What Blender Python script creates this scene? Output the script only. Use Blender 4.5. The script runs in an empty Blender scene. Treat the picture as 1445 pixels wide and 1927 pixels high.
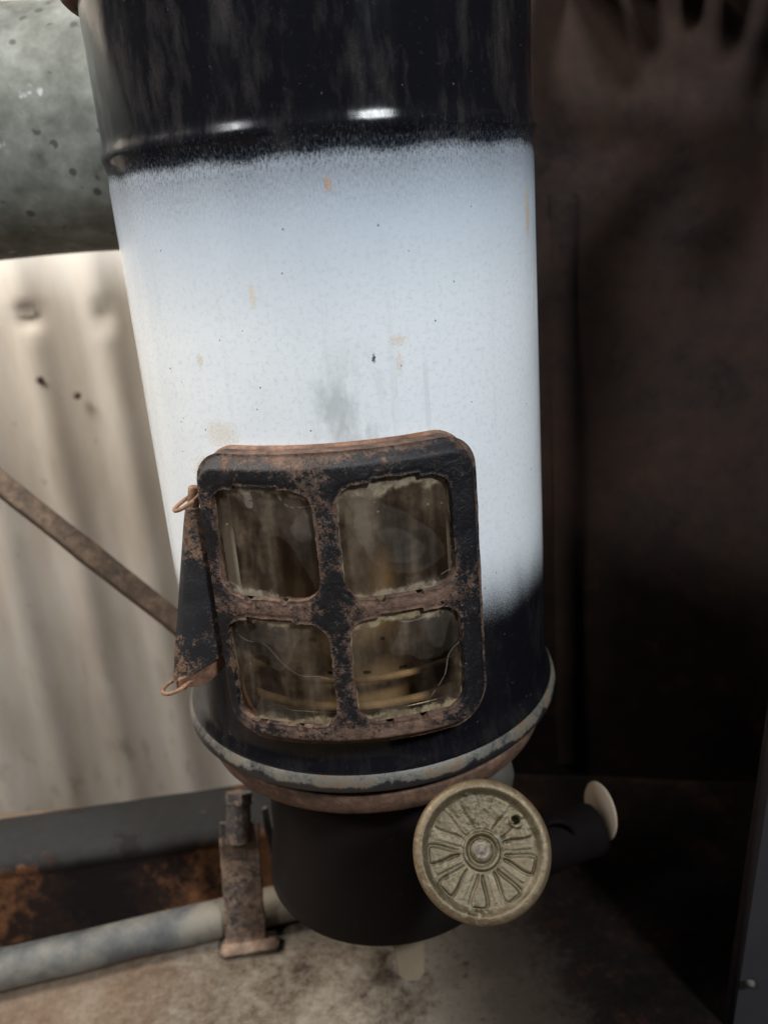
import bpy, bmesh, math, random
from mathutils import Vector, Matrix, noise
random.seed(7)
PI = math.pi
S = bpy.context.scene
C = S.collection

# ------------------------------------------------------------------ camera
ZC = 0.33                                   # eye height above the concrete ledge
cd = bpy.data.cameras.new('camera'); cam = bpy.data.objects.new('camera', cd); C.objects.link(cam)
S.camera = cam
PITCH, ROLL, FPX = 0.3344, -0.0852, 1640.7
fw = Vector((0, math.cos(PITCH), -math.sin(PITCH))); rt = Vector((1, 0, 0)); up = rt.cross(fw)
r2 = math.cos(ROLL) * rt + math.sin(ROLL) * up
u2 = -math.sin(ROLL) * rt + math.cos(ROLL) * up
cam.matrix_world = Matrix(((r2.x, u2.x, -fw.x, 0), (r2.y, u2.y, -fw.y, 0), (r2.z, u2.z, -fw.z, ZC), (0, 0, 0, 1)))
cd.sensor_fit = 'VERTICAL'; cd.sensor_height = 36.0; cd.lens = FPX / 1927 * 36.0
cd.clip_start = 0.01; cd.clip_end = 50
cd.dof.use_dof = True; cd.dof.focus_distance = 0.262; cd.dof.aperture_fstop = 11.5

# ------------------------------------------------------------------ light
w = bpy.data.worlds.new('World'); S.world = w; w.use_nodes = True
w.node_tree.nodes['Background'].inputs[0].default_value = (0.80, 0.84, 0.90, 1)
w.node_tree.nodes['Background'].inputs[1].default_value = 0.045

def area(name, loc, target, sx, sy, power, col=(1, 1, 1)):
    l = bpy.data.lights.new(name, 'AREA'); l.shape = 'RECTANGLE'; l.size = sx; l.size_y = sy
    l.energy = power; l.color = col
    o = bpy.data.objects.new(name, l); C.objects.link(o); o.location = loc
    o.rotation_euler = (Vector(target) - Vector(loc)).to_track_quat('-Z', 'Y').to_euler()
    return o
AX, AY = -0.0106, 0.3158                    # axis of the chimney
area('doorway_light', (0.62, -0.68, 1.22), (AX, AY, 0.24), 0.17, 0.19, 22.5, (0.93, 0.97, 1.0))
area('window_light', (-0.72, -0.44, 1.10), (AX, AY, 0.24), 0.12, 0.22, 5.4, (0.97, 0.98, 1.0))
area('roof_light', (-0.66, 0.33, 0.98), (-0.36, 0.70, 0.0), 0.40, 0.40, 15, (1.0, 0.945, 0.87))

vs = S.view_settings
vs.view_transform = 'Standard'; vs.look = 'None'; vs.exposure = 0; vs.gamma = 1; vs.use_curve_mapping = False

# ------------------------------------------------------------------ node helper
class NT:
    def __init__(self, name):
        self.m = bpy.data.materials.new(name); self.m.use_nodes = True
        self.t = self.m.node_tree; self.n = self.t.nodes; self.bs = self.n['Principled BSDF']
        self.out = self.n['Material Output']
        self.tc = self.n.new('ShaderNodeTexCoord')
        self.co = self.tc.outputs['Object']
    def lk(self, a, b): self.t.links.new(a, b)
    def put(self, sock, v):
        if isinstance(v, bpy.types.NodeSocket): self.lk(v, sock)
        elif isinstance(v, tuple) and len(v) == 3 and sock.type == 'RGBA': sock.default_value = (*v, 1)
        else: sock.default_value = v
    def map(self, scale=(1, 1, 1), loc=(0, 0, 0), co=None):
        m = self.n.new('ShaderNodeMapping'); self.lk(co or self.co, m.inputs[0])
        m.inputs['Scale'].default_value = scale; m.inputs['Location'].default_value = loc
        return m.outputs[0]
    def noise(self, scale, detail=4, rough=.55, co=None, dist=0):
        n = self.n.new('ShaderNodeTexNoise'); self.lk(co or self.co, n.inputs['Vector'])
        n.inputs['Scale'].default_value = scale; n.inputs['Detail'].default_value = detail
        n.inputs['Roughness'].default_value = rough; n.inputs['Distortion'].default_value = dist
        return n.outputs['Fac']
    def vor(self, scale, co=None, feature='F1', out='Distance'):
        n = self.n.new('ShaderNodeTexVoronoi'); n.feature = feature
        self.lk(co or self.co, n.inputs['Vector']); n.inputs['Scale'].default_value = scale
        return n.outputs[out]
    def ramp(self, fac, stops, interp='LINEAR'):
        r = self.n.new('ShaderNodeValToRGB'); self.lk(fac, r.inputs[0]); e = r.color_ramp.elements
        r.color_ramp.interpolation = interp
        while len(e) < len(stops): e.new(.5)
        for i, (p, c) in enumerate(stops):
            e[i].position = p
            e[i].color = (c, c, c, 1) if isinstance(c, (int, float)) else (*c, 1)
        return r.outputs[0]
    def mix(self, fac, a, b, mode='MIX'):
        m = self.n.new('ShaderNodeMix'); m.data_type = 'RGBA'; m.blend_type = mode
        self.put(m.inputs[0], fac); self.put(m.inputs[6], a); self.put(m.inputs[7], b)
        return m.outputs[2]
    def math(self, op, a, b=0.0, c=None, clamp=False):
        m = self.n.new('ShaderNodeMath'); m.operation = op; m.use_clamp = clamp
        self.put(m.inputs[0], a); self.put(m.inputs[1], b)
        if c is not None: self.put(m.inputs[2], c)
        return m.outputs[0]
    def xyz(self, co=None):
        s = self.n.new('ShaderNodeSeparateXYZ'); self.lk(co or self.co, s.inputs[0]); return s.outputs
    def smooth(self, v, a, b, lo=0.0, hi=1.0):
        m = self.n.new('ShaderNodeMapRange'); m.interpolation_type = 'SMOOTHSTEP'
        self.lk(v, m.inputs[0])
        for i, x in enumerate((a, b, lo, hi)): m.inputs[i + 1].default_value = x
        return m.outputs[0]
    def bump(self, h, strength=.3, dist=.001, prev=None):
        b = self.n.new('ShaderNodeBump'); self.lk(h, b.inputs['Height'])
        b.inputs['Strength'].default_value = strength; b.inputs['Distance'].default_value = dist
        if prev is not None: self.lk(prev, b.inputs['Normal'])
        return b.outputs[0]
    def fin(self, col, rough=.6, metal=0.0, normal=None, spec=.5):
        self.put(self.bs.inputs['Base Color'], col); self.put(self.bs.inputs['Roughness'], rough)
        self.put(self.bs.inputs['Metallic'], metal); self.put(self.bs.inputs['Specular IOR Level'], spec)
        if normal is not None: self.lk(normal, self.bs.inputs['Normal'])
        return self.m

M = {}
# peeling black paint over rust. amount: how much of the paint is gone
def rusty(name, thr=.5, black=(.0085, .0085, .0105), brown=(.135, .072, .050), dark=(.045, .022, .016), orange=(.24, .095, .03), sc=1.0, rough=.75, wear=0):
    k = NT(name)
    big = k.noise(34 * sc, 6, .62)
    fine = k.noise(330 * sc, 8, .75)
    grit = k.noise(1250 * sc, 3, .7)
    v = k.math('ADD', k.math('ADD', k.math('MULTIPLY', big, .46), k.math('MULTIPLY', fine, .34)), k.math('MULTIPLY', grit, .20))
    if wear:
        at = k.n.new('ShaderNodeAttribute'); at.attribute_name = 'wear'
        v = k.math('ADD', v, k.math('MULTIPLY', at.outputs['Fac'], wear))
    mask = k.ramp(v, [(thr - .022, 0), (thr + .004, .55), (thr + .040, 1)])
    tone = k.ramp(k.noise(210 * sc, 6, .7), [(.28, dark), (.47, brown), (.66, tuple(min(1, c * 1.9) for c in brown))])
    org = k.ramp(k.noise(70 * sc, 5, .6, co=k.map(loc=(3.1, 1.7, .4))), [(.60, 0), (.68, 1)])
    rust = k.mix(org, tone, k.mix(k.noise(300 * sc, 4), orange, brown))
    gry = k.ramp(k.noise(900 * sc, 4, .7), [(.62, 0), (.72, .35)])
    blk = k.mix(gry, black, (.16, .13, .11))
    col = k.mix(mask, blk, rust)
    b1 = k.bump(mask, .35, .0004)
    b2 = k.bump(k.noise(1100 * sc, 5, .7), .6, .0006, b1)
    ro = k.math('ADD', k.math('MULTIPLY', mask, rough - .40), k.math('ADD', k.math('MULTIPLY', fine, .25), .28))
    return k.fin(col, ro, 0, b2, .38)
M['frame'] = rusty('chipped_black_paint', .520, brown=(.100, .060, .042), dark=(.032, .018, .014), orange=(.19, .085, .032), sc=1.25, wear=.105)
M['leaf'] = rusty('spotted_black_paint', .530, black=(.017, .0175, .020), brown=(.14, .083, .050))
M['rust'] = rusty('brown_rust', .36, brown=(.16, .085, .055), dark=(.07, .034, .02))
M['wire'] = rusty('orange_rust_wire', .34, brown=(.19, .105, .058), dark=(.09, .042, .022))
M['strap'] = rusty('tan_rust', .475, black=(.040, .036, .036), brown=(.165, .112, .078), dark=(.085, .050, .036), orange=(.21, .095, .045), sc=.6)
M['bar'] = rusty('bar_rust', .40, black=(.022, .019, .017), brown=(.085, .057, .038), dark=(.038, .025, .018), orange=(.12, .06, .027), sc=.9)
M['ring'] = rusty('ring_rust', .34, black=(.03, .02, .02), brown=(.105, .060, .040), dark=(.055, .028, .020), orange=(.15, .07, .035), sc=.9, rough=.7)

# speckled enamel, black-white-black (local z from the rim, local angle round the axis)
def enamel():
    k = NT('speckled_enamel')
    x, y, z = k.xyz()
    ang = k.math('ARCTAN2', x, k.math('MULTIPLY', y, -1.0))            # 0 to the front, + to the right
    at = k.n.new('ShaderNodeCombineXYZ'); k.lk(k.math('MULTIPLY', ang, .07), at.inputs[0]); k.lk(z, at.inputs[1])
    uv = at.outputs[0]
    strk = k.noise(1, 3, .6, co=k.map((1900, 620, 1), co=uv))          # short upright specks
    spk = k.noise(1500, 4, .8, co=uv)
    wav = k.noise(1, 3, .5, co=k.map((60, 12, 1), co=uv))
    # upper border at z .192, speckled down to .165
    zt = k.math('ADD', z, k.math('MULTIPLY', k.math('SUBTRACT', wav, .5), .006))
    s1 = k.math('ADD', k.math('MULTIPLY', strk, .55), k.math('MULTIPLY', spk, .45))
    zz = k.math('ADD', zt, k.math('MULTIPLY', k.math('SUBTRACT', s1, .5), .046))
    top = k.smooth(zz, .1730, .2000)
    haze = k.smooth(zt, .140, .200, 0, .86)
    hard = k.smooth(zt, .1925, .1960)
    darkt = k.math('MAXIMUM', k.math('MAXIMUM', top, haze), hard)
    # lower border, airbrushed
    zb = k.math('ADD', z, k.math('MULTIPLY', k.math('SUBTRACT', spk, .5), .022))
    zb = k.math('ADD', zb, k.math('MULTIPLY', k.math('SUBTRACT', wav, .5), .012))
    bot = k.smooth(zb, .046, .083, 1, 0)
    white = k.mix(k.noise(26, 5, .6, co=uv), (.69, .735, .77), (.775, .81, .82))
    white = k.mix(k.ramp(k.noise(620, 5, .75, co=uv), [(.32, .50), (.50, 0)]), white, (.47, .53, .63))
    # chalky smears above the window
    sm = k.noise(1, 5, .6, co=k.map((105, 40, 1), (2.2, .3, 0), co=uv))
    smz = k.math('MULTIPLY', k.smooth(z, .105, .116), k.smooth(z, .128, .150, 1, 0))
    sma = k.math('MULTIPLY', k.smooth(ang, -.14, -.06), k.smooth(ang, .12, .22, 1, 0))
    sm = k.math('MULTIPLY', k.math('MULTIPLY', k.ramp(sm, [(.42, 0), (.58, .80)]), smz), sma)
    white = k.mix(sm, white, (.44, .47, .475))
    drip = k.noise(1, 5, .7, co=k.map((260, 9, 1), (4.1, 2.0, 0), co=uv))
    white = k.mix(k.ramp(drip, [(.58, 0), (.72, .30)]), white, (.52, .55, .57))
    # small brown spots
    def spot(col, a, zc, ra, rz, base, am=1.0):
        da = k.math('DIVIDE', k.math('SUBTRACT', k.math('MULTIPLY', ang, .07), a * .07), ra)
        dz = k.math('DIVIDE', k.math('SUBTRACT', z, zc), rz)
        d = k.math('ADD', k.math('MULTIPLY', da, da), k.math('MULTIPLY', dz, dz))
        d = k.math('ADD', d, k.math('MULTIPLY', k.math('SUBTRACT', k.noise(1300, 5, .8, co=uv), .5), 9.0))
        return k.mix(k.smooth(d, -.2, 1.5, am, 0), base, col)
    blue_black = k.mix(k.ramp(k.noise(500, 5, .7, co=uv), [(.60, 0), (.70, .5)]), (.0060, .0060, .0080), (.034, .033, .035))
    col = k.mix(darkt, white, k.mix(top, (.29, .36, .455), k.mix(hard, (.105, .12, .145), blue_black)))
    col = k.mix(k.math('MULTIPLY', bot, bot), col, k.mix(bot, (.25, .29, .36), blue_black))
    col = spot((.42, .24, .12), .046, .187, .0010, .0020, col, .8)
    col = spot((.55, .40, .22), 1.112, .175, .0022, .0080, col, .75)
    col = spot((.62, .50, .34), .272, .1445, .0026, .0016, col, .6)
    col = spot((.60, .50, .34), .27, .138, .0012, .0030, col, .5)
    col = spot((.62, .50, .33), -.30, .160, .0011, .0035, col, .55)
    col = spot((.60, .47, .30), -.60, .142, .0012, .0022, col, .55)
    col = spot((.50, .36, .20), -.655, .106, .0055, .0060, col, .75)
    col = spot((.58, .46, .30), -.54, .120, .0060, .0042, col, .45)
    col = spot((.02, .018, .016), .163, .1403, .0005, .0014, col)
    dustc = k.math('MULTIPLY', k.ramp(k.noise(1, 6, .68, co=k.map((95, 26, 1), (1.3, .7, 0), co=uv)), [(.50, 0), (.72, .55)]), k.ramp(spk, [(.36, .35), (.6, 1)]))
    col = k.mix(k.math('MULTIPLY', dustc, k.math('MAXIMUM', hard, k.math('MULTIPLY', bot, .5))), col, (.075, .066, .060))
    # a faint vertical scuff
    col = k.mix(k.math('MULTIPLY', k.math('MULTIPLY', k.smooth(ang, .365, .372), k.smooth(ang, .388, .396, 1, 0)),
                k.math('MULTIPLY', k.smooth(z, .102, .118), k.smooth(z, .134, .141, .42, 0))), col, k.mix(k.noise(300, 5, .8, co=uv), (.36, .39, .41), (.74, .78, .80)))
    dots = k.vor(260, co=uv)
    dsel = k.math('GREATER_THAN', k.noise(150, 2, .5, co=uv), .58)
    col = k.mix(k.math('MULTIPLY', k.math('LESS_THAN', dots, .075), k.math('MULTIPLY', dsel, .8)), col, (.10, .085, .08))
    dust = k.noise(1, 5, .65, co=k.map((80, 16, 1), co=uv))
    ro = k.math('ADD', .10, k.math('MULTIPLY', k.ramp(dust, [(.42, 0), (.75, 1)]), .30))
    b = k.bump(k.noise(60, 3, .5, co=uv), .10, .002)
    b = k.bump(spk, .05, .0003, b)
    return k.fin(col, ro, 0, b, .27)
M['enamel'] = enamel()

def worn_rim():
    k = NT('worn_enamel_rim')
    n = k.noise(75, 6, .68); f = k.noise(480, 6, .75)
    v = k.math('ADD', k.math('MULTIPLY', n, .62), k.math('MULTIPLY', f, .38))
    col = k.ramp(v, [(.38, (.030, .030, .032)), (.44, (.080, .076, .068)), (.51, (.128, .118, .099)), (.56, (.140, .102, .068)), (.63, (.14, .075, .042))])
    x, y, z = k.xyz()
    low = k.math('ADD', z, k.math('MULTIPLY', k.math('SUBTRACT', n, .5), .009))
    col = k.mix(k.smooth(low, .0004, .0014, .92, 0), col, (.010, .010, .013))
    return k.fin(col, k.ramp(v, [(.35, .22), (.6, .6)]), 0, k.bump(f, .5, .0005), .5)
M['rim'] = worn_rim()

def soot_black():
    k = NT('sooty_black_tube')
    n = k.noise(30, 5, .6); f = k.noise(320, 5, .7)
    col = k.mix(n, (.0030, .0022, .0027), (.0085, .0056, .0055))
    col = k.mix(k.ramp(f, [(.63, 0), (.72, .5)]), col, (.045, .036, .034))
    return k.fin(col, k.ramp(n, [(.3, .40), (.7, .65)]), 0, k.bump(f, .2, .0004), .16)
M['tube'] = soot_black()

def brass():
    k = NT('tarnished_brass')
    n = k.noise(70, 6, .65); f = k.noise(420, 6, .7)
    at = k.n.new('ShaderNodeAttribute'); at.attribute_name = 'relief'; h = at.outputs['Fac']
    col = k.ramp(n, [(.30, (.055, .039, .016)), (.46, (.090, .069, .037)), (.60, (.125, .101, .062)), (.75, (.086, .074, .046))])
    crust = k.math('MULTIPLY', k.ramp(f, [(.50, 0), (.62, 1)]), k.ramp(n, [(.42, .7), (.58, 0)]))
    col = k.mix(crust, col, (.19, .18, .135))
    col = k.mix(k.smooth(h, .0, .6, .60, 0), col, (.13, .115, .07))       # dirt caked in the pressed lines
    x, y, z = k.xyz()
    edge = k.smooth(k.math('SQRT', k.math('ADD', k.math('MULTIPLY', x, x), k.math('MULTIPLY', y, y))), .0175, .0205)
    col = k.mix(k.math('MULTIPLY', edge, .65), col, k.mix(n, (.135, .086, .042), (.185, .130, .074)))
    return k.fin(col, k.ramp(f, [(.35, .38), (.65, .62)]), k.math('MULTIPLY', k.math('SUBTRACT', 1.0, crust), .45), k.bump(f, .5, .0006), .5)
M['brass'] = brass()
k = NT('corroded_core'); M['core'] = k.fin(k.ramp(k.noise(500, 5, .7), [(.35, (.06, .045, .04)), (.6, (.19, .16, .12))]), .7, .2, k.bump(k.noise(900), .5, .0004))

def galv():
    k = NT('mottled_galvanised')
    n = k.noise(24, 6, .62); f = k.noise(75, 5, .65); v = k.vor(45, out='Color')
    sx = k.n.new('ShaderNodeSeparateColor'); k.lk(v, sx.inputs[0])
    t = k.math('ADD', k.math('ADD', k.math('MULTIPLY', n, .60), k.math('MULTIPLY', f, .37)), k.math('MULTIPLY', sx.outputs[0], .03))
    col = k.ramp(t, [(.36, (.060, .060, .056)), (.46, (.120, .127, .112)), (.54, (.180, .190, .168)), (.64, (.27, .285, .27))])
    pit = k.math('MULTIPLY', k.math('LESS_THAN', k.vor(115), .22), k.math('GREATER_THAN', k.noise(60, 2), .52))
    col = k.mix(k.math('MULTIPLY', pit, .8), col, (.05, .05, .045))
    wh = k.ramp(k.noise(95, 3, .5, co=k.map(loc=(7, 2, 5))), [(.70, 0), (.74, .7)])
    col = k.mix(wh, col, (.46, .49, .49))
    return k.fin(col, .68, 0, k.bump(t, .2, .002), .25)
M['galv'] = galv()

def pipe_zinc():
    k = NT('flaking_grey_paint')
    n = k.noise(34, 7, .62); f = k.noise(260, 5, .7)
    col = k.ramp(n, [(.38, (.024, .025, .027)), (.46, (.052, .053, .054)), (.54, (.085, .084, .078)), (.63, (.135, .127, .110))])
    x, y, z = k.xyz()
    near = k.smooth(k.math('ADD', x, k.math('MULTIPLY', k.math('SUBTRACT', n, .5), .06)), .085, .120)
    col = k.mix(near, col, k.mix(f, (.20, .165, .12), (.13, .115, .09)))
    low = k.smooth(k.math('ADD', z, k.math('MULTIPLY', k.math('SUBTRACT', n, .5), .012)), .0035, .0065, .8, 0)
    col = k.mix(low, col, k.mix(f, (.21, .115, .06), (.06, .045, .035)))
    return k.fin(col, .6, 0, k.bump(k.math('ADD', n, f), .35, .001), .4)
M['pipe'] = pipe_zinc()

def beam_mat():
    k = NT('grey_iron_with_rust')
    n = k.noise(30, 6, .62); f = k.noise(190, 6, .7)
    v = k.math('ADD', k.math('MULTIPLY', n, .75), k.math('MULTIPLY', f, .25))
    grey = k.mix(f, (.010, .010, .0100), (.024, .023, .022))
    w = k.math('ADD', k.math('MULTIPLY', k.noise(17, 5, .6, co=k.map(loc=(2, 0, 1))), .72), k.math('MULTIPLY', f, .28))
    rust = k.ramp(w, [(.40, (.007, .0045, .0040)), (.50, (.020, .0105, .0075)), (.55, (.090, .038, .017)), (.64, (.20, .088, .038))])
    x, y, z = k.xyz()
    face = k.smooth(k.math('ADD', z, k.math('MULTIPLY', k.math('SUBTRACT', n, .5), .024)), .032, .039, 1, 0)
    patch = k.ramp(v, [(.525, 0), (.56, .85)])
    col = k.mix(k.math('MAXIMUM', face, patch), grey, rust)
    return k.fin(col, .75, 0, k.bump(v, .7, .002), .2)
M['beam'] = beam_mat()

def wall_mat():
    k = NT('weathered_cream_sheet')
    lo = k.noise(1, 5, .6, co=k.map((16, 16, 4.2)))
    hi = k.noise(1, 6, .62, co=k.map((60, 60, 24)))
    col = k.ramp(lo, [(.30, (.48, .41, .335)), (.46, (.61, .545, .465)), (.60, (.70, .65, .58)), (.74, (.63, .54, .44))])
    x, y, z = k.xyz()
    dirt = k.ramp(hi, [(.56, 0), (.70, 1)])
    amt = k.smooth(z, .05, .32, .75, .10)
    col = k.mix(k.math('MULTIPLY', dirt, amt), col, (.27, .20, .145))
    sp = k.ramp(k.noise(62, 3, .6), [(.70, 0), (.76, .6)])
    col = k.mix(sp, col, (.20, .16, .13))
    return k.fin(col, .55, 0, k.bump(hi, .15, .002), .4)
M['wall'] = wall_mat()

def concrete():
    k = NT('dusty_concrete')
    n = k.noise(34, 7, .68); f = k.noise(230, 7, .75)
    v = k.math('ADD', k.math('MULTIPLY', n, .6), k.math('MULTIPLY', f, .4))
    col = k.ramp(v, [(.40, (.036, .027, .019)), (.46, (.092, .072, .053)), (.53, (.146, .121, .093)), (.61, (.205, .177, .142))])
    col = k.mix(k.ramp(k.noise(150, 3, .5, co=k.map(loc=(5, 5, 0))), [(.68, 0), (.73, .7)]), col, (.06, .045, .035))
    x, y, z = k.xyz()
    # rusty strip beside the rail, near-black ground with a ragged edge to the right
    rs = k.smooth(k.math('ADD', x, k.math('MULTIPLY', k.math('SUBTRACT', n, .5), .16)), -.17, -.07, .60, 0)
    col = k.mix(rs, col, k.mix(f, (.13, .085, .055), (.23, .16, .115)))
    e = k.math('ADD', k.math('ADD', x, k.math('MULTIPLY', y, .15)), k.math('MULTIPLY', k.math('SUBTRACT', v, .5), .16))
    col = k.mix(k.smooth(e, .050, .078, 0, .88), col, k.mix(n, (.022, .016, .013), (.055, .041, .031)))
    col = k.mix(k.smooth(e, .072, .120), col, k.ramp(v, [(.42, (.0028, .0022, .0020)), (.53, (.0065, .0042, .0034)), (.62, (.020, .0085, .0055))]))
    return k.fin(col, .85, 0, k.bump(v, .5, .003), .08)
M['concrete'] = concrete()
k = NT('packed_earth'); M['earth'] = k.fin(k.ramp(k.noise(14, 7, .65), [(.35, (.10, .08, .06)), (.65, (.22, .18, .14))]), .9, 0, k.bump(k.noise(40, 6), .5, .01))

def panel_mat():
    k = NT('dark_rusted_sheet')
    n = k.noise(13, 7, .62); f = k.noise(70, 7, .68)
    v = k.math('ADD', k.math('MULTIPLY', n, .6), k.math('MULTIPLY', f, .4))
    col = k.ramp(v, [(.36, (.011, .0085, .0085)), (.47, (.025, .0170, .0145)), (.58, (.036, .0220, .0172)), (.68, (.055, .0260, .0160))])
    x, y, z = k.xyz()
    # near black towards the bottom, flecked with rust
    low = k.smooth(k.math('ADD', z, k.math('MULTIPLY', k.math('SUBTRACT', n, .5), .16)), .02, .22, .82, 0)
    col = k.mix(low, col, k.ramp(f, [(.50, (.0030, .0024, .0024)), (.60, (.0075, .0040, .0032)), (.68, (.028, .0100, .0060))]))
    return k.fin(col, .80, 0, k.bump(v, .3, .002), .10)
M['panel'] = panel_mat()
k = NT('dark_grey_paint')
M['side'] = k.fin(k.mix(k.noise(40, 5, .6), (.018, .018, .021), (.038, .036, .040)), .6, 0, k.bump(k.noise(200, 5), .2, .0006), .4)
k = NT('black_iron')
M['iron'] = k.fin(k.mix(k.noise(60, 5, .6), (.010, .008, .008), (.028, .020, .018)), .6, 0, k.bump(k.noise(300, 5), .3, .0006), .35)
k = NT('lug_grey'); M['lug'] = k.fin(k.mix(k.noise(120, 5), (.035, .030, .024), (.085, .075, .062)), .7)
k = NT('soot'); M['soot'] = k.fin(k.mix(k.noise(60, 5), (.0025, .002, .002), (.007, .005, .0045)), .8, 0, None, .08)
k = NT('sunlit_tin'); M['tin'] = k.fin(k.mix(k.noise(40, 4), (.46, .36, .27), (.56, .45, .35)), .6)  # sunlight on the disc is put into this pale colour
k = NT('brass_tab'); M['tab'] = k.fin(k.mix(k.noise(90, 5), (.11, .08, .048), (.20, .155, .105)), .55, .2)
k = NT('brown_liner')
M['liner'] = k.fin(k.ramp(k.noise(1, 6, .6, co=k.map((45, 45, 14))), [(.38, (.060, .042, .030)), (.50, (.24, .185, .120)), (.62, (.42, .32, .20))]), .6, 0, k.bump(k.noise(250, 5), .3, .0006))

def mica(name, off, amt, pt):
    k = NT(name)
    co = k.map(loc=off)
    n = k.noise(48, 6, .6, co=co); f = k.noise(240, 6, .7, co=co)
    refl = k.noise(1, 4, .55, co=k.map((120, 120, 22), off))  # upright reflection streaks, painted into the mica haze and colour
    v = k.math('ADD', k.math('MULTIPLY', n, .5), k.math('MULTIPLY', refl, .5))
    lay = k.noise(30, 2, .4, co=co, dist=.6)
    flake = k.ramp(lay, [(.50, 0), (.508, .5), (.585, .55), (.592, 1)])
    haze = k.math('ADD', k.ramp(v, [(.40, .10 * amt), (.50, .38 * amt), (.60, .80 * amt)]), k.math('MULTIPLY', flake, .22))
    at = k.n.new('ShaderNodeAttribute'); at.attribute_name = 'edge'; e = at.outputs['Fac']
    ed = k.math('ADD', e, k.math('ADD', k.math('MULTIPLY', k.math('SUBTRACT', n, .5), 2.2), k.math('MULTIPLY', k.math('SUBTRACT', f, .5), .5)))
    edge = k.smooth(ed, .62, .90)
    fac = k.math('MAXIMUM', haze, k.math('MULTIPLY', edge, .90), clamp=True)
    col = k.ramp(v, [(.38, (.026, .017, .013)), (.48, (.060, .042, .030)), (.60, (.130, .096, .064))])
    col = k.mix(k.math('MULTIPLY', flake, .45), col, (.17, .15, .125))
    col = k.mix(k.math('MULTIPLY', edge, k.ramp(f, [(.42, .20), (.56, 1)])), col, pt)
    hl = k.math('ABSOLUTE', k.math('SUBTRACT', k.noise(26, 2, .4, co=k.map(loc=(off[0] + 4, off[1], off[2]))), .5))
    cm = k.math('MULTIPLY', k.math('LESS_THAN', hl, .0030), k.math('GREATER_THAN', f, .46))
    spk = k.math('MULTIPLY', k.math('LESS_THAN', k.vor(300, co=co), .10), k.math('GREATER_THAN', n, .58))
    cm = k.math('MAXIMUM', k.math('MULTIPLY', cm, .55), k.math('MULTIPLY', spk, .7))
    col = k.mix(cm, col, (.36, .33, .28)); fac = k.math('MAXIMUM', fac, k.math('MULTIPLY', cm, .8))
    k.fin(col, k.ramp(f, [(.3, .16), (.7, .38)]), 0, k.bump(n, .25, .003, k.bump(f, .08, .0006)), .5)
    tr = k.n.new('ShaderNodeBsdfTransparent'); tr.inputs[0].default_value = (.86, .76, .62, 1)
    mx = k.n.new('ShaderNodeMixShader'); k.lk(fac, mx.inputs[0]); k.lk(tr.outputs[0], mx.inputs[1]); k.lk(k.bs.outputs[0], mx.inputs[2])
    k.lk(mx.outputs[0], k.out.inputs[0])
    return k.m
M['mica'] = [mica('smoked_mica', (0.02, 0, .01), 1, (.24, .205, .155)), mica('scratched_mica', (.31, .1, .2), 1, (.25, .21, .15)),
             mica('amber_mica', (.57, .3, .1), .75, (.26, .205, .125)), mica('flaked_mica', (.83, .2, .4), .8, (.29, .23, .14))]

# ------------------------------------------------------------------ mesh helpers
def thing(name, label, cat, loc=(0, 0, 0), group=None):
    o = bpy.data.objects.new(name, None); C.objects.link(o); o.location = loc
    o.empty_display_size = .01
    o['label'] = label; o['category'] = cat
    if group: o['group'] = group
    return o
def mesh(name, vf, mat, parent=None, smooth=True, attr=None, root=None):
    """vf = (verts in world space, faces)"""
    vts, fcs = vf
    off = Vector((0, 0, 0)); q = parent
    while q is not None: off += q.location; q = q.parent
    me = bpy.data.meshes.new(name)
    me.from_pydata([tuple(Vector(v) - off) for v in vts], [], fcs); me.validate()
    bm = bmesh.new(); bm.from_mesh(me); bmesh.ops.recalc_face_normals(bm, faces=bm.faces); bm.to_mesh(me); bm.free()
    if smooth:
        me.polygons.foreach_set('use_smooth', [True] * len(me.polygons))
    if attr:
        a = me.attributes.new(attr[0], 'FLOAT', 'POINT'); a.data.foreach_set('value', attr[1])
    me.materials.append(mat)
    o = bpy.data.objects.new(name, me); C.objects.link(o)
    if parent is not None: o.parent = parent
    return o
def sharp(o, deg=35):
    me = o.data
    bm = bmesh.new(); bm.from_mesh(me)
    for e in bm.edges:
        if len(e.link_faces) == 2 and e.calc_face_angle(0) > math.radians(deg): e.smooth = False
    bm.to_mesh(me); bm.free(); return o
def join(*parts):
    V, F = [], []
    for v, f in parts:
        n = len(V); V += list(v); F += [tuple(i + n for i in q) for q in f]
    return V, F
def frame_of(d):
    d = Vector(d).normalized()
    a = Vector((0, 0, 1)) if abs(d.z) < .9 else Vector((1, 0, 0))
    x = d.cross(a).normalized(); y = d.cross(x).normalized(); return d, x, y
def lathe(prof, c=(0, 0, 0), axis=(0, 0, 1), n=96, closed=False, xdir=None):
    d, x, y = frame_of(axis); c = Vector(c)
    if axis == (0, 0, 1): x, y = Vector((1, 0, 0)), Vector((0, 1, 0))
    V, F = [], []
    for r, h in prof:
        for i in range(n):
            a = 2 * PI * i / n; V.append(c + d * h + (x * math.cos(a) + y * math.sin(a)) * r)
    m = len(prof)
    for j in range(m if closed else m - 1):
        for i in range(n):
            a, b = j * n + i, j * n + (i + 1) % n
            c2, d2 = ((j + 1) % m) * n + (i + 1) % n, ((j + 1) % m) * n + i
            F.append((a, b, c2, d2))
    return V, F
def disc_cap(c, axis, r, h, n=48):
    return lathe([(r, -h / 2), (r, h / 2), (r * .001, h / 2)], c, axis, n)
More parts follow.
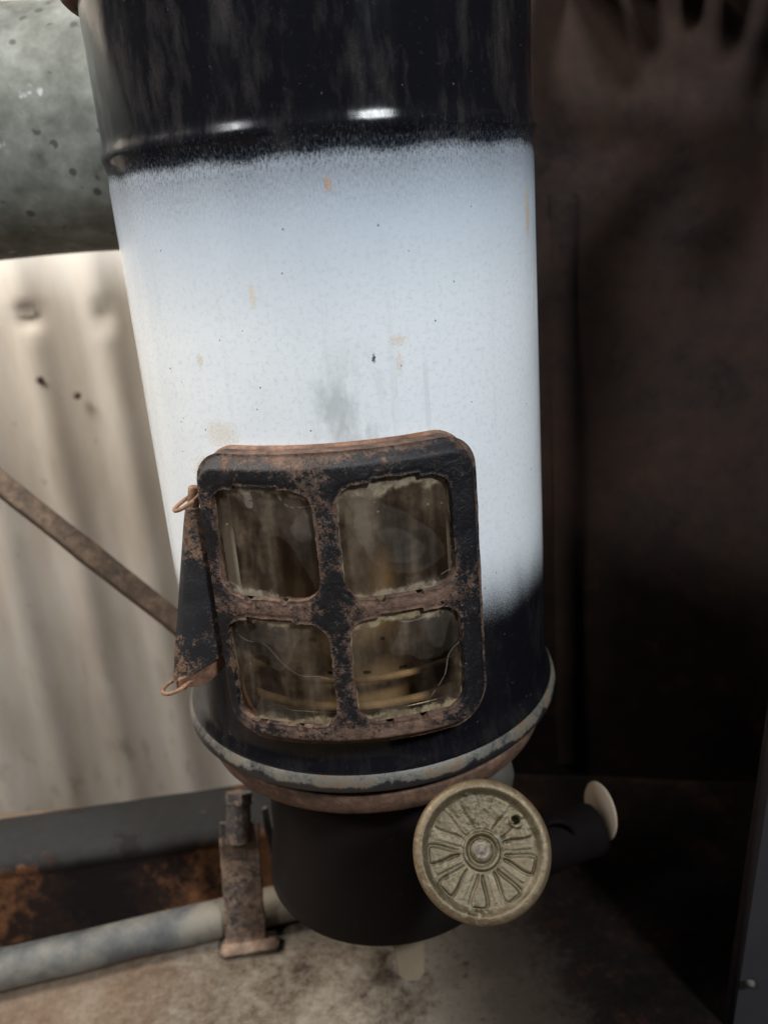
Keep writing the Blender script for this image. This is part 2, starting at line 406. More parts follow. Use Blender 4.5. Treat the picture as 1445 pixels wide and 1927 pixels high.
def tube(pts, rad, n=12, caps=True):
    pts = [Vector(q) for q in pts]; V, F = [], []
    rad = rad if isinstance(rad, (list, tuple)) else [rad] * len(pts)
    px = None
    for i, q in enumerate(pts):
        d = (pts[min(i + 1, len(pts) - 1)] - pts[max(i - 1, 0)]).normalized()
        if px is None: _, x, y = frame_of(d)
        else:
            x = (px - d * px.dot(d)).normalized(); y = d.cross(x)
        px = x
        for k_ in range(n):
            a = 2 * PI * k_ / n; V.append(q + (x * math.cos(a) + y * math.sin(a)) * rad[i])
    for i in range(len(pts) - 1):
        for k_ in range(n):
            F.append((i * n + k_, i * n + (k_ + 1) % n, (i + 1) * n + (k_ + 1) % n, (i + 1) * n + k_))
    if caps:
        F.append(tuple(range(n))); F.append(tuple((len(pts) - 1) * n + k_ for k_ in range(n)))
    return V, F
def ribbon(pts, wdir, width, th, jitter=0):
    """flat strip along pts; wdir = width direction; thickness along the local normal"""
    pts = [Vector(q) for q in pts]; V, F = [], []
    for i, q in enumerate(pts):
        d = (pts[min(i + 1, len(pts) - 1)] - pts[max(i - 1, 0)]).normalized()
        wd = Vector(wdir[i]) if isinstance(wdir, list) else Vector(wdir)
        wd = (wd - d * wd.dot(d)).normalized(); nn = d.cross(wd)
        W = width[i] if isinstance(width, (list, tuple)) else width
        j = (noise.noise(q * 90) * jitter)
        e = min(th * .3, .0006)
        for a, b in ((-W / 2 - j, -th / 2 + e), (-W / 2 - j + e, -th / 2), (W / 2 + j - e, -th / 2), (W / 2 + j, -th / 2 + e),
                     (W / 2 + j, th / 2 - e), (W / 2 + j - e, th / 2), (-W / 2 - j + e, th / 2), (-W / 2 - j, th / 2 - e)):
            V.append(q + wd * a + nn * b)
    m = 8
    for i in range(len(pts) - 1):
        for k_ in range(m):
            F.append((i * m + k_, i * m + (k_ + 1) % m, (i + 1) * m + (k_ + 1) % m, (i + 1) * m + k_))
    F.append(tuple(range(m))); F.append(tuple((len(pts) - 1) * m + k_ for k_ in range(m)))
    return V, F
def sweep(prof, a, b, n=40, wob=0):
    """closed profile [(y, z)] carried from a to b (a line mostly along x)"""
    a, b = Vector(a), Vector(b); V, F = [], []
    d = (b - a).normalized(); side = Vector((-d.y, d.x, 0)).normalized()
    m = len(prof)
    for i in range(n + 1):
        q = a.lerp(b, i / n)
        for y, z in prof:
            pz = q + side * y + Vector((0, 0, z))
            V.append(pz + Vector((0, noise.noise(pz * 40) * wob, noise.noise(pz * 40 + Vector((9, 0, 0))) * wob)))
    for i in range(n):
        for k_ in range(m):
            F.append((i * m + k_, i * m + (k_ + 1) % m, (i + 1) * m + (k_ + 1) % m, (i + 1) * m + k_))
    F.append(tuple(range(m))); F.append(tuple(n * m + k_ for k_ in range(m)))
    return V, F
def rbox(c, s, bev=.001, rot=None):
    bm = bmesh.new(); bmesh.ops.create_cube(bm, size=1)
    for v in bm.verts: v.co = Vector((v.co.x * s[0], v.co.y * s[1], v.co.z * s[2]))
    bmesh.ops.bevel(bm, geom=bm.edges[:], offset=bev, segments=2, affect='EDGES')
    R_ = rot or Matrix.Identity(3)
    V = [R_ @ v.co + Vector(c) for v in bm.verts]; bm.verts.index_update()
    F = [tuple(v.index for v in f.verts) for f in bm.faces]; bm.free(); return V, F
def onc(deg, z, r):                         # point on the chimney's cylinder
    a = math.radians(deg); return Vector((AX + r * math.sin(a), AY - r * math.cos(a), z))
def struct(o): o['kind'] = 'structure'; return o

# ------------------------------------------------------------------ the setting
# ledge of concrete the burner stands on
NX, NY = 90, 60
V = []; F = []
for j in range(NY + 1):
    for i in range(NX + 1):
        x = -.55 + 1.25 * i / NX; y = -.35 + .80 * j / NY
        z = noise.fractal(Vector((x * 14, y * 14, 0)), 1.0, 2.0, 4) * .0012 if j < NY else 0
        V.append((x, y, z))
for j in range(NY):
    for i in range(NX):
        a = j * (NX + 1) + i; F.append((a, a + 1, a + NX + 2, a + NX + 1))
n0 = len(V)
V += [(-.55, -.35, -.28), (.70, -.35, -.28), (.70, .45, -.28), (-.55, .45, -.28)]
F += [(NY * (NX + 1), NY * (NX + 1) + NX, n0 + 2, n0 + 3)]
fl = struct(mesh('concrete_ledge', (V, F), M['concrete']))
g = struct(mesh('ground', ([(-4, -4, -.27), (4, -4, -.27), (4, 4, -.27), (-4, 4, -.27)], [(0, 1, 2, 3)]), M['earth'], smooth=False))

# corrugated sheet wall behind
wl = thing('corrugated_wall', 'weathered cream corrugated sheet wall behind the tank and the diagonal bar', 'wall', (-.35, .70, -.27))
PITCHW = .0585; YW = .70
dents = [(-.2630, .2709, .0105), (-.2053, .2680, .0085)]
nx, nz = 300, 120
V = []; F = []
for j in range(nz + 1):
    z = -.27 + 1.05 * j / nz
    for i in range(nx + 1):
        x = -.85 + 1.15 * i / nx
        lean = (z - .25) * -.010
        ph = (x - lean + .2630) / PITCHW * 2 * PI
        y = YW - .0034 * math.cos(ph) - .0006 * math.cos(2 * ph + .4) + .003 * noise.noise(Vector((x * 9, z * 5, 2)))
        for dx, dz, dr in dents:
            q = ((x - dx) / dr) ** 2 + ((z - dz) / (dr * .62)) ** 2
            y += .0115 * math.exp(-q * 1.3)
        V.append((x, y, z))
for j in range(nz):
    for i in range(nx):
        a = j * (nx + 1) + i; F.append((a, a + 1, a + nx + 2, a + nx + 1))
mesh('corrugated_sheet', (V, F), M['wall'], wl)
for x, z in ((-.263, .2236), (-.2363, .2084)):
    mesh('nail', lathe([(.0030, .001), (.0026, -.0012), (.0014, -.0022), (.0001, -.0025)], (x, YW - .0045, z), (0, 1, 0), 16), M['bar'], wl)

# dark back sheet on the right
BP0, BP1 = Vector((.035, .452, 0)), Vector((.40, .375, 0))
pd = (BP1 - BP0).normalized(); pn = Vector((pd.y, -pd.x, 0))
bp = thing('back_sheet', 'sooty dark brown rusted steel sheet standing behind the enamel chimney', 'metal sheet', (BP0.x, BP0.y, 0))
V = []; F = []
nx, nz = 60, 90
for j in range(nz + 1):
    z = .0015 + .435 * j / nz
    for i in range(nx + 1):
        t = (BP1 - BP0).length * i / nx
        q = BP0 + pd * t
        h = .0022 * noise.noise(Vector((q.x * 11, z * 9, 3)))
        V.append(q + pn * h + Vector((0, 0, z)))
for j in range(nz):
    for i in range(nx):
        a = j * (nx + 1) + i; F.append((a, a + 1, a + nx + 2, a + nx + 1))
sh = mesh('sheet', (V, F), M['panel'], bp)
# folded seam running down the sheet
V, F = [], []
for i in range(61):
    z = .01 + .32 * i / 60
    q = BP0 + pd * (.064 + .002 * noise.noise(Vector((0, 0, z * 14)))) + Vector((0, 0, z))
    for t, h in ((-.007, .0005), (-.005, .0020), (.004, .0024), (.0055, .0005)):
        V.append(q + pd * t + pn * h)
    if i:
        for k_ in range(3): b = (i - 1) * 4 + k_; F.append((b, b + 1, b + 5, b + 4))
mesh('seam', (V, F), M['panel'], bp)

# grey side plate at the far right
sp = thing('side_plate', 'dark grey painted steel plate standing upright at the edge of the dark floor', 'metal plate', (.128, .268, 0))
a0, a1 = Vector((.1235, .268, 0)), Vector((.1445, .268, .33))
out = Vector((.30, -.12, 0))
V = [a0, a0 + out, a1 + out, a1]; dz = Vector((.0015, .004, 0))
V += [v + dz for v in V]
mesh('plate', (V, [(0, 1, 2, 3), (7, 6, 5, 4), (0, 4, 5, 1), (1, 5, 6, 2), (2, 6, 7, 3), (3, 7, 4, 0)]), M['side'], sp, smooth=False)
mesh('edge_fold', tube([a0 + Vector((.001, .001, .001)), a0.lerp(a1, .5) + Vector((.0005, .001, 0)), a1], .0024, 8), M['iron'], sp)
mesh('rivet', lathe([(.0019, 0), (.0016, .0012), (.0001, .0018)], Vector((.1300, .2640, .026)), tuple(Vector((-.35, -.93, 0))), 14), M['lug'], sp)

# galvanised tank, lying
tk = thing('galvanised_tank', 'mottled grey galvanised tank lying on its side above the cream wall', 'tank', (-.25, .50, .31))
TR = .058; TY, TZ = .477, .0475 + ZC
prof = [(.001, -.62), (TR * .6, -.62), (TR - .004, -.618), (TR, -.613)] + [(TR + .0006 * math.sin(i), -.6 + i * .02) for i in range(30)] + [(TR, .008), (TR - .004, .013), (TR * .6, .015), (.001, .015)]
o = mesh('shell', lathe(prof, (-.02, TY, TZ), (1.0, .012, -.006), 128), M['galv'], tk); sharp(o)
mesh('end_rim', lathe([(TR + .003 * math.cos(a), .008 + .003 * math.sin(a)) for a in [i * PI / 4 for i in range(8)]], (-.02, TY, TZ), (1.0, .012, -.006), 96, True), M['galv'], tk)

# diagonal flat bar
br = thing('brace_bar', 'narrow rusty flat bar running diagonally down behind the hinge', 'bar', (-.05, .368, .09))
P = [Vector((-.315, .452, .3470)), Vector((-.25, .430, .2855)), Vector((-.181, .405, .2190)), Vector((-.108, .385, .1525)), Vector((-.048, .3655, .1010))]
V, F = ribbon([P[0].lerp(P[1], t / 6) for t in range(6)] + [P[1].lerp(P[2], t / 8) for t in range(8)] + [P[2].lerp(P[3], t / 8) for t in range(8)] + [P[3].lerp(P[4], t / 6) for t in range(7)],
              tuple(Vector((-.10, -.50, .86)).cross(P[3] - P[2])), .0098, .0072, .0006)
sharp(mesh('flat_bar', (V, F), M['bar'], br))

# grey iron beam at the foot of the wall
bm_ = thing('iron_beam', 'grey iron beam with patchy orange rust lying behind the flaking pipe', 'beam', (-.20, .39, 0))
prof = [(-.040, .0005), (-.041, .003), (-.028, .029), (-.0295, .0325), (-.0310, .0360), (-.0300, .0395), (-.026, .0420), (-.010, .0450), (.000, .0458), (.005, .0425), (.006, .001)]
mesh('beam', sweep(prof, (-.48, .358, 0), (-.035, .399, 0), 80, .0008), M['beam'], bm_)

# flaking pipe rail on the floor
rl = thing('pipe_rail', 'flaking blue grey pipe lying on the concrete beside the strap bracket', 'pipe', (-.20, .333, 0))
prof = [(.0092 * math.cos(a), .0090 + .0092 * math.sin(a)) for a in [i * PI / 12 for i in range(24)]]
mesh('pipe', sweep(prof, (-.48, .2625, 0), (-.048, .3505, 0), 90, .0007), M['pipe'], rl)

# strap bracket
st = thing('strap_bracket', 'upright tan rusted strap bracket with a bolt at its top clasping the pipe', 'bracket', (-.083, .336, 0))
pts = [(-.0835, .3290, .0012), (-.0832, .3300, .006), (-.0822, .3315, .02), (-.0810, .3335, .04), (-.0800, .3360, .058), (-.0793, .3385, .066)]
wd = Vector((1, .10, .02))
sharp(mesh('strap', ribbon([Vector(pts[i]).lerp(Vector(pts[i + 1]), t / 6) for i in range(5) for t in range(6)] + [Vector(pts[-1])], wd, [.0195] * 12 + [.0185] * 19, .0035, .0006), M['strap'], st))
# return leg of the strap, behind
sharp(mesh('back_leg', ribbon([(-.0690, .350, .064), (-.0680, .346, .055), (-.0660, .345, .032), (-.0638, .345, .006), (-.0632, .345, .001)], (1, .1, .1), [.0022, .003, .0034, .0036, .003], .006), M['pipe'], st))
mesh('foot', rbox((-.0815, .3285, .0030), (.0275, .0100, .0048), .0012, Matrix.Rotation(.10, 3, 'Z')), M['strap'], st)
bt = mesh('bolt', tube([(-.0800, .3330, .0590), (-.0795, .3370, .0665), (-.0788, .3415, .0755)], [.0058, .0058, .0054], 20), M['strap'], st); sharp(bt)
mesh('bolt_head', tube([(-.0788, .3410, .0745), (-.0784, .3432, .0790)], [.0066, .0063], 6), M['strap'], bt, smooth=False)

# ------------------------------------------------------------------ the oil burner under the chimney
bn = thing('oil_burner', 'black oil burner base with a rusty collar and a brass wick knob', 'burner', (AX, AY, .055))
mesh('collar', lathe([(.050, .1425), (.0685, .1435), (.0688, .1425), (.0678, .1385), (.0664, .1350), (.0652, .1335), (.0630, .1325), (.0615, .1335), (.047, .1360)], (AX, AY, 0), n=144), M['ring'], bn)
mesh('wick_tube', lathe([(.044, .138), (.0475, .137), (.0475, .105), (.0485, .085), (.0512, .068), (.0522, .0615), (.0515, .0603), (.040, .0600), (.001, .0600)], (AX, AY, 0), n=144), M['tube'], bn)
mesh('stem', tube([(AX, AY + .034, .0005), (AX, AY + .034, .0605)], .009, 20), M['tube'], bn)
mesh('lug', lathe([(.0001, .012), (.006, .011), (.0095, .006), (.0105, 0), (.0095, -.006), (.006, -.011), (.0001, -.012)], (.0335, .302, .1080), n=32), M['lug'], bn)
# inside, seen through the mica
V, F = lathe([(.0455, .143 + i * .00125) for i in range(96)], (AX, AY, 0), n=200)
keep = []
for f in F:
    c_ = sum((Vector(V[i]) for i in f), Vector()) / 4
    th = math.degrees(math.atan2(c_.x - AX, -(c_.y - AY))); zr = c_.z
    row = round((zr - .165) / .0125); tt = (th + (8 if row % 2 else 0)) % 16
    if -1 < row < 4 and abs(tt - 8) < 1.5 and abs(zr - .165 - row * .0125) < .0011: continue
    keep.append(f)
mesh('flame_spreader', (V, keep), M['liner'], bn)
tor = lambda R_, r_, z: lathe([(R_ + r_ * math.cos(a), z + r_ * math.sin(a)) for a in [i * PI / 5 for i in range(10)]], (AX, AY, 0), n=120, closed=True)
mesh('gallery_ring', tor(.0585, .0016, .1720), M['liner'], bn)
mesh('gallery_ring', tor(.0530, .0013, .1790), M['liner'], bn)
mesh('gallery_plate', lathe([(.045, .1590), (.0655, .1560)], (AX, AY, 0), n=96), M['liner'], bn)
# tongue hanging under the base
sharp(mesh('tongue', ribbon([(-.006, .3050, .0610), (-.006, .3000, .0530), (-.0055, .2940, .0420), (-.0050, .2885, .0310), (-.0050, .2850, .0240), (-.005, .2835, .0215)], (1, -.02, 0), [.0140, .0138, .0134, .0130, .0118, .007], .0016), M['tab'], bn))

# brass wick knob: pressed flower face
KC = Vector((.0206, .2134, .1458)); KA = Vector((-.030, -.800, .640)).normalized(); KR = .0207
kz = KA; kx = Vector((1, 0, 0)); kx = (kx - kz * kx.dot(kz)).normalized(); ky = kz.cross(kx)
def knob_pt(x, y, z): return KC + kx * x + ky * y + kz * z
def sstep(a, b, x):
    t = max(0, min(1, (x - a) / (b - a))); return t * t * (3 - 2 * t)
NR, NA = 110, 360
V, F, att = [], [], []
hole = (.0112, .0078)                      # local place of the pin hole
for j in range(NR + 1):
    rr = j / NR * 1.0
    for i in range(NA):
        a = 2 * PI * i / NA
        r = rr * KR
        x, y = r * math.cos(a), r * math.sin(a)
        # base dish: domed rim, sunk face, small boss
        rim = math.sqrt(max(0, 1 - ((rr - .88) / .12) ** 2)) if rr > .75 else 0
        h = .0003 + .0024 * rim * (1 if rr > .88 else sstep(.76, .88, rr)) if rr > .76 else .0003
        h -= .0005 * sstep(.8, .3, rr)
        # flower: angle measured from straight down, clockwise to the right
        ph = math.degrees(math.atan2(x, -y))
        u = ((ph - 10 + 20) % 40) - 20      # 0 on a narrow rib
        arc = rr * KR * 1000                # mm
        rel = 1.0
        wn = (0.75 - .0 * rr)               # half width of narrow rib, mm
        dn = abs(u) * PI / 180 * arc
        uw = 20 - abs(u); dw = uw * PI / 180 * arc
        ww = .6 + 2.1 * sstep(.3, .74, rr)
        if .30 < rr < .80:
            endn = sstep(.74, .70, rr) * sstep(.30, .36, rr); endw = sstep(.80, .74, rr) * sstep(.30, .36, rr)
            wear = .55 + .75 * sstep(-.3, .25, noise.noise(Vector((x * 160, y * 160, 1.3))))
            fade = 1 - .75 * sstep(.0, .35, y / KR + .25 * noise.noise(Vector((x * 150, y * 150, 8))))
            g2 = math.exp(-((dw - ww) / .42) ** 2) * endw
            ge = math.exp(-((rr - .775) / .016) ** 2) * sstep(ww + .3, ww - .3, dw) * (rr > .7)
            g = min(1, max(g2, ge)) * wear * fade
            h -= .00068 * g; rel -= .65 * g
            h += (.0002 * sstep(wn, wn - .6, dn) * endn + .00055 * sstep(ww, ww - 1.0, dw) * endw) * fade
        # rings round the middle
        for rc, am in ((.245, .0008), (.13, .0006)):
            h += am * math.exp(-((rr - rc) / .030) ** 2)
        g = math.exp(-((rr - .185) / .022) ** 2); h -= .0005 * g; rel -= .7 * g
        g = math.exp(-((rr - .285) / .020) ** 2); h -= .0003 * g; rel -= .5 * g
        # crusty corrosion in the upper half
        cr = sstep(-.02, .10, y / KR * .5 + noise.noise(Vector((x * 120, y * 120, 5))) * .25) * (1 if rr < .8 else .15)
        h += cr * (noise.fractal(Vector((x * 360, y * 360, 2)), .9, 2, 3)) * .00024 + noise.noise(Vector((x * 900, y * 900, 0))) * .00006
        hd = math.hypot(x - hole[0], y - hole[1])
        if hd < .0024:
            h += .0003 * math.exp(-((hd - .0018) / .0005) ** 2)
            if hd < .0013: h = -.0040
            if hd < .0015: rel = 0
        V.append(knob_pt(x, y, h)); att.append(max(0, min(1, rel)))
for j in range(NR):
    for i in range(NA): F.append((j * NA + i, j * NA + (i + 1) % NA, (j + 1) * NA + (i + 1) % NA, (j + 1) * NA + i))
b0 = NR * NA
for rr, h in ((1.0, -.0012), (1.005, -.0030), (.97, -.0042), (.80, -.0047), (.25, -.0047)):
    base = len(V)
    for i in range(NA):
        a = 2 * PI * i / NA; V.append(knob_pt(rr * KR * math.cos(a), rr * KR * math.sin(a), h)); att.append(1)
    for i in range(NA): F.append((b0 + i, b0 + (i + 1) % NA, base + (i + 1) % NA, base + i))
    b0 = base
kn = mesh('wick_knob', (V, F), M['brass'], bn, attr=('relief', att))
# own axes for the knob so that the pattern follows its face
Mk = Matrix((kx, ky, kz)).transposed().to_4x4(); Mk.translation = KC - bn.location
kn.data.transform(Mk.inverted()); kn.matrix_local = Mk
vv, ff = lathe([(.0028, -.0006), (.0026, .0006), (.0018, .0009), (.0015, .0004), (.0010, .0010), (.0001, .0012)], (0, 0, 0), (0, 0, 1), 28)
rv = mesh('rivet', (vv, ff), M['core']); rv.parent = kn
sb = KC - kz * .004
mesh('spindle', tube([sb, sb - kz * .03, sb - kz * .072], .0036, 14), M['iron'], bn)

# ------------------------------------------------------------------ the enamel chimney with its mica window
ch = thing('enamel_chimney', 'white speckled enamel stove chimney with black ends and a rusty mica window', 'stove chimney', (AX, AY, .150))
R = .07
zs = []
prof = []
def pz(z, r): prof.append((r, z))
z0 = .1535
for z in [z0 + i * (.3405 - z0) / 110 for i in range(111)]: pz(z, R + .0022 * math.exp(-((z - z0) / .004) ** 2))
for i in range(1, 41):                       # the pressed bead
    z = .3405 + i * .0200 / 40
    b = .0010 * math.exp(-((z - .3512) / .0026) ** 2) - .0003 * math.exp(-((z - .3450) / .0018) ** 2)
    pz(z, R + b)
for i in range(1, 30): pz(.3605 + i * .0012, R + 0)
n = 360
V, F = lathe(prof, (AX, AY, 0), n=n)
keep = []
for f in F:
    c_ = sum((Vector(V[i]) for i in f), Vector()) / 4
    th = math.degrees(math.atan2(c_.x - AX, -(c_.y - AY)))
    if -32.5 < th < 25.0 and .1765 < c_.z < .2595: continue
    keep.append(f)
dr = mesh('drum', (V, keep), M['enamel'], ch)
so = dr.modifiers.new('wall', 'SOLIDIFY'); so.thickness = .0007; so.offset = -1
# rolled lower rim
prof = [(.0704, .1560), (.0714, .1550), (.0722, .1540), (.0731, .1527), (.0736, .1508), (.0734, .1488), (.0726, .1478), (.0712, .1480), (.0704, .1495), (.0698, .1530)]
mesh('rim', lathe(prof, (AX, AY, 0), n=200, closed=True), M['rim'], ch)
mesh('top_rim', lathe([(.0725 + .0028 * math.cos(a), .3985 + .0030 * math.sin(a)) for a in [i * PI / 6 for i in range(12)]], (AX, AY, 0), n=160, closed=True), M['rust'], ch)

# window frame from a distance field, bent onto the drum
RF = .079; D2 = math.radians(1) * RF
def rrect(s, z, s0, s1, z0, z1, rad):
    cx, cz = (s0 + s1) / 2, (z0 + z1) / 2
    qx = abs(s - cx) - (s1 - s0) / 2 + rad; qz = abs(z - cz) - (z1 - z0) / 2 + rad
    return math.hypot(max(qx, 0), max(qz, 0)) + min(max(qx, qz), 0) - rad
OUT = (-35.6 * D2, 30.4 * D2, .1700, .2664)
OPN = [(-30.2, -6.9, .2218, .2566), (-2.1, 22.4, .2212, .2572), (-30.9, -6.4, .1782, .2143), (-2.0, 23.0, .1788, .2150)]
TAB = [(-24, -14), (5.5, 15.5), (-25, -14), (5.0, 14.5)]
def f_out(s, z):
    return rrect(s, z, *OUT, .0112 if z > .22 else .0135)
def f_open(s, z):
    d = 1
    for (a0_, a1_, q0, q1), (t0, t1) in zip(OPN, TAB):
        d = min(d, rrect(s, z, a0_ * D2, a1_ * D2, q0, q1, .0068))
        d = min(d, rrect(s, z, t0 * D2, t1 * D2, q1 - .004, q1 + .0012, .0006))
        for tt, rr in ((t0, .0013), (t1 - 1.5, .0011)):
            d = min(d, math.hypot(s - tt * D2, z - q0 + .0003) - rr)
    jag = noise.noise(Vector((s * 420, z * 420, 0))) * .00035 + noise.noise(Vector((s * 1500, z * 1500, 3))) * .00012
    return d + jag
def fs(s, z): return max(f_out(s, z), -f_open(s, z))
st_ = .0005
ns = int((OUT[1] - OUT[0]) / st_) + 6; nz = int((OUT[3] - OUT[2]) / st_) + 6
sg = [OUT[0] - .0012 + i * st_ for i in range(ns)]; zg = [OUT[2] - .0012 + i * st_ for i in range(nz)]
cells = set()
for j in range(nz - 1):
    for i in range(ns - 1):
        if fs(sg[i] + st_ / 2, zg[j] + st_ / 2) < 0: cells.add((i, j))
from collections import defaultdict
edge_n = defaultdict(int)
for i, j in cells:
    for e in (((i, j), (i + 1, j)), ((i + 1, j), (i + 1, j + 1)), ((i, j + 1), (i + 1, j + 1)), ((i, j), (i, j + 1))): edge_n[e] += 1
bnd = set()
for e, c_ in edge_n.items():
    if c_ == 1: bnd.update(e)
def wear_at(s, z):
    do = max(0, -f_out(s, z)); di = max(0, f_open(s, z))
    w_ = .75 * math.exp(-(do / .0022) ** 2) + .50 * math.exp(-(di / .0009) ** 2)
    w_ += .75 * sstep(.186, .174, z) + .45 * math.exp(-((z - .2190) / .0035) ** 2) - .35 * math.exp(-((z - .2190) / .009) ** 2 - ((s + .0055) / .006) ** 2)
    return w_ - .22
def prof_h(s, z):
    do = max(0, -f_out(s, z)); di = max(0, f_open(s, z))
    h = .0072 + .0036 * sstep(.0006, .0040, do) - .0007 * sstep(.0085, .013, do) * 0
    h -= .0008 * (1 - sstep(.0, .0018, di))
    h += .0006 * math.exp(-(di / .0006) ** 2)
    h += .00030 * noise.noise(Vector((s * 150, z * 150, 4))) + .00010 * noise.noise(Vector((s * 700, z * 700, 7)))
    return h
vid = {}; V = []; F = []; pos = {}; wr = []
def vert(i, j):
    if (i, j) in vid: return vid[(i, j)]
    s, z = sg[i], zg[j]
    if (i, j) in bnd:
        for _ in range(3):
            d = fs(s, z); e = 2e-5
            gx = (fs(s + e, z) - fs(s - e, z)) / (2 * e); gz = (fs(s, z + e) - fs(s, z - e)) / (2 * e)
            L = max(.3, gx * gx + gz * gz); m_ = max(-.0005, min(.0005, d))
            s -= m_ * gx / L; z -= m_ * gz / L
    pos[(i, j)] = (s, z)
    vid[(i, j)] = len(V); V.append(onc(s / D2, z, R + prof_h(s, z))); wr.append(wear_at(s, z)); return vid[(i, j)]
for i, j in sorted(cells): F.append((vert(i, j), vert(i + 1, j), vert(i + 1, j + 1), vert(i, j + 1)))
low = {}
def lowv(k_):
    if k_ not in low:
        s, z = pos[k_]; outer = abs(f_out(s, z)) < .0012
        low[k_] = len(V); V.append(onc(s / D2, z, R - .0002 if outer else R + .0078)); wr.append(.6)
    return low[k_]
for e, c_ in edge_n.items():
    if c_ == 1: F.append((vid[e[0]], vid[e[1]], lowv(e[1]), lowv(e[0])))
wf = mesh('window_frame', (V, F), M['frame'], ch, attr=('wear', wr)); sharp(wf, 50)
# thin rusty skirt where the frame sits on the drum
V, F = [], []
ring = []
cs, cz = (OUT[0] + OUT[1]) / 2, (OUT[2] + OUT[3]) / 2
for i in range(220):
    a = 2 * PI * i / 220; lo_, hi_ = 0, .09
    for _ in range(30):
        md = (lo_ + hi_) / 2
        if f_out(cs + md * math.cos(a), cz + md * math.sin(a)) < .0007: lo_ = md
        else: hi_ = md
    ring.append((cs + lo_ * math.cos(a), cz + lo_ * math.sin(a)))
for s, z in ring:
    for kf, h in ((1.0, .0001), (1.0, .0017), (.985, .0023), (.96, .0024)):
        V.append(onc((cs + (s - cs) * kf) / D2, cz + (z - cz) * kf, R + h))
for i in range(220):
    for k_ in range(3):
        a, b = i * 4 + k_, ((i + 1) % 220) * 4 + k_; F.append((a, b, b + 1, a + 1))
mesh('skirt', (V, F), M['rust'], wf)
# mica panes
for q, ((a0_, a1_, q0, q1), mt) in enumerate(zip(OPN, M['mica'])):
    V, F, att = [], [], []
    nA, nZ = 44, 60
    A0, A1, Q0, Q1 = a0_ - 1.2, a1_ + 1.2, q0 + .0001, q1 + .0018
    for j in range(nZ + 1):
        for i in range(nA + 1):
            d = A0 + (A1 - A0) * i / nA; z = Q0 + (Q1 - Q0) * j / nZ
            b = .00055 * noise.noise(Vector((d * .10, z * 130, q * 7))) + .00015 * noise.noise(Vector((d * .5, z * 500, q)))
            V.append(onc(d, z, R + .0086 + b))
            ez = min((z - q0) / .0075, (q1 - z) / (.0060 + .006 * (noise.noise(Vector((d * .25, q * 5, 2))) + .3)))
            es = min(d - a0_, a1_ - d) * D2 / .0014
            att.append(max(0, min(1, 1 - min(ez, es))))
    for j in range(nZ):
        for i in range(nA):
            a = j * (nA + 1) + i; F.append((a, a + 1, a + nA + 2, a + nA + 1))
    mesh('pane', (V, F), mt, wf, attr=('edge', att))

# hinge leaf at the left of the window
T0, T1 = onc(-34.0, .2490, .0762), Vector((-.0612, .2540, .2480))
B0, B1 = onc(-34.4, .1960, .0762), Vector((-.0728, .2500, .1905))
V, F = [], []
nu, nv = 14, 40
for side in (0, 1):
    for j in range(nv + 1):
        t = j / nv
        for i in range(nu + 1):
            u = i / nu
            inn = T0.lerp(B0, t * (1 - .06)); o_ = T1.lerp(B1, t)
            q = o_.lerp(inn, u)
            bulge = .0016 * math.sin(PI * u) - .0016 * math.exp(-(u / .10) ** 2)
            nrm = (inn - o_).cross(B1 - T1).normalized()
            if nrm.y > 0: nrm = -nrm
            q = q + nrm * (bulge - side * .0012 + .0004 * noise.noise(q * 140))
            V.append(q)
m = (nv + 1) * (nu + 1)
for side in (0, 1):
    for j in range(nv):
        for i in range(nu):
            a = side * m + j * (nu + 1) + i; F.append((a, a + 1, a + nu + 2, a + nu + 1))
for j in range(nv):
    for i in (0, nu):
        a = j * (nu + 1) + i; F.append((a, a + nu + 1, a + nu + 1 + m, a + m))
for i in range(nu):
    for j in (0, nv):
        a = j * (nu + 1) + i; F.append((a, a + 1, a + 1 + m, a + m))
lf = mesh('hinge_leaf', (V, F), M['leaf'], ch); sharp(lf, 50)
pdv = (B1 - T1).normalized()
PO = Vector((.0026, .0034, 0))
pin = mesh('hinge_pin', tube([T1 - pdv * .0062 + PO, T1 - pdv * .0058 + PO, T1.lerp(B1, .5) + PO, B1 + pdv * .0030 + PO, B1 + pdv * .0034 + PO], [.0016, .0019, .0018, .0019, .0016], 14), M['rust'], lf)
# wire eyes round the pin ends
def eye(c, anchor, ra, name='hinge_eye', w_=.00065):
    c = Vector(c); anchor = Vector(anchor)
    d = (anchor - c); L = d.length; d = d.normalized(); s_ = Vector((d.y, -d.x, 0)).normalized()
    pts_ = [anchor + s_ * .0010]
    for i in range(17):
        a = -PI * .78 + 2 * PI * .78 * i / 16 + PI
        pts_.append(c + d * math.cos(a) * ra * 1.25 + s_ * -math.sin(a) * ra)
    pts_.append(anchor - s_ * .0010)
    return mesh(name, tube(pts_, w_, 8), M['wire'], lf)
eye(T1 - pdv * .0022 + Vector((.0010, .0005, 0)), onc(-36, .2530, .0740), .0036)
eye(B1 + pdv * .0008 + Vector((.001, .0005, 0)), onc(-39, .1935, .0750), .0036)
# lower ear between leaf and frame
e0, e1 = B1 + Vector((.002, 0, .0005)), onc(-36.5, .2000, .0735)
pts = [e0.lerp(e1, t / 10) + Vector((0, -.0010, -.0030)) * math.sin(PI * t / 10) for t in range(11)]
sharp(mesh('hinge_ear', ribbon(pts, (.25, -.2, 1), [.003, .0045, .0058, .0070, .0080, .0088, .0094, .0098, .010, .010, .010], .0013), M['rust'], lf))

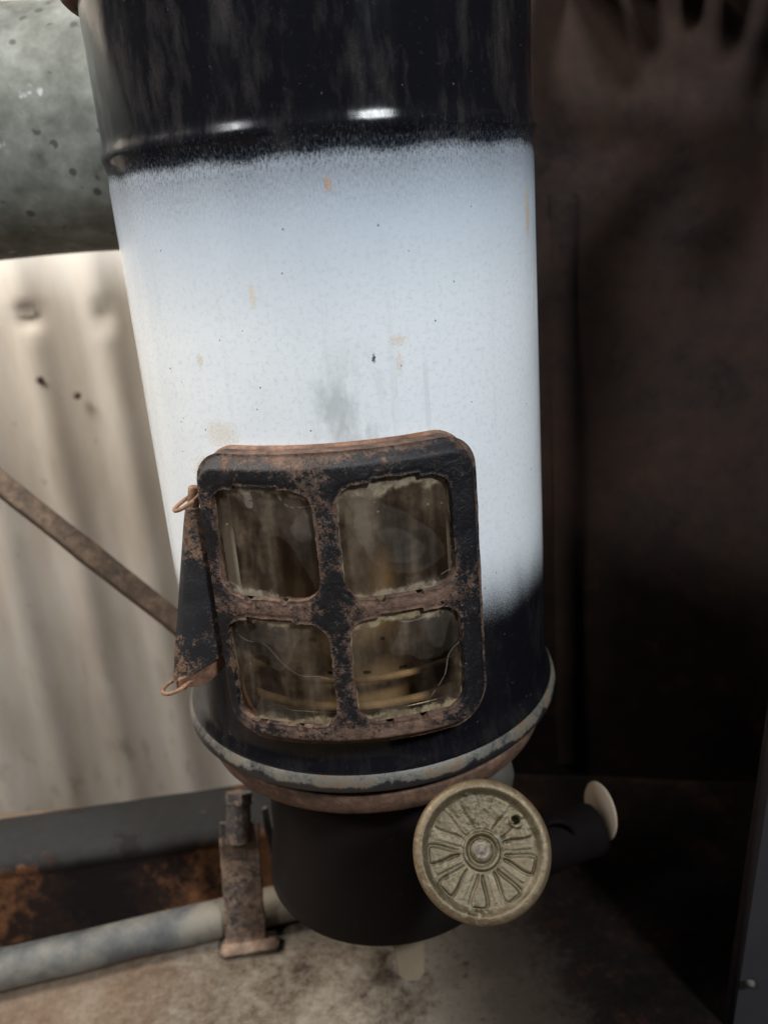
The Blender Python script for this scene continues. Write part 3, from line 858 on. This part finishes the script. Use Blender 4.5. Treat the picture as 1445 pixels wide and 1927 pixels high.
# dark feed stub with a tin disc coloured as if sunlit, right of the knob (parts of the burner)
c0, c1 = Vector((.030, .312, .0490)), Vector((.0850, .330, .0530)); dx = (c1 - c0).normalized(); L_ = (c1 - c0).length
mesh('feed_stub', lathe([(.010, 0), (.0112, .001), (.0114, L_ * .5), (.0120, L_ - .002), (.0110, L_), (.001, L_)], c0, tuple(dx), 48), M['soot'], bn)
mesh('tin_disc', lathe([(.0001, 0), (.0128, 0), (.0132, .0004), (.0128, .0008), (.0001, .0008)], Vector((.0880, .3325, .0600)), tuple(Vector((-.93, -.30, .10)).normalized()), 48), M['tin'], bn)
pts = [Vector((.0640, .3180, .0600)) + Vector((.0080 * math.cos(a), 0, .0080 * math.sin(a))) for a in [i * PI / 10 for i in range(-1, 12)]]
mesh('loop', tube(pts, .0011, 10), M['soot'], bn)

# ------------------------------------------------------------------ unseen grate of the next burner, added to cast shadows on the back sheet
GZ = .4105
gr = thing('shadow_grate', 'unseen black iron grate added for its shadows, fingers and a horseshoe hub on the brown back sheet', 'grate', (.20, .30, GZ))
g0, g1 = BP0 + pd * .062, BP0 + pd * .205
mesh('shadow_rail', ribbon([g0 + pn * .0045 + Vector((0, 0, GZ + .017)), g1 + pn * .0045 + Vector((0, 0, GZ + .017))], tuple(pn), .007, .006), M['iron'], gr)
for (xa, ya, xb, yb, W) in ((.112, .430, .149, .383, .0125), (.130, .432, .151, .398, .0085), (.1545, .426, .162, .405, .0085), (.174, .421, .183, .388, .0105), (.198, .416, .2035, .360, .0115), (.226, .411, .217, .372, .010)):
    p0, p1 = Vector((xa, ya, GZ + .0155)), Vector((xb, yb, GZ)); d = (p1 - p0).normalized()
    mesh('shadow_finger', ribbon([p0, p0.lerp(p1, .6), p0.lerp(p1, .92), p1], (-d.y, d.x, 0), [W * 1.1, W, W * .85, W * .45], .005), M['iron'], gr)
pts = [Vector((.198 - .0235 * math.cos(a), .300 + .0405 * math.sin(a), GZ - .001)) for a in [math.radians(x) for x in range(-30, 206, 8)]]
mesh('shadow_hub', ribbon(pts, (0, 0, 1), .012, .024), M['iron'], gr)
mesh('band_blocker', ribbon([Vector((.1760, .296, GZ)), Vector((.1945, .248, GZ)), Vector((.226, .166, GZ))], (1, .4, 0), [.022, .028, .024], .008), M['iron'], gr)  # added blocker that throws the dark upright band onto the sheet
mesh('shadow_arm', ribbon([Vector((.0985, .4350, GZ + .0155)), Vector((.106, .400, GZ)), Vector((.125, .3720, GZ)), Vector((.178, .352, GZ))], (.3, 1, 0), .0115, .006), M['iron'], gr)
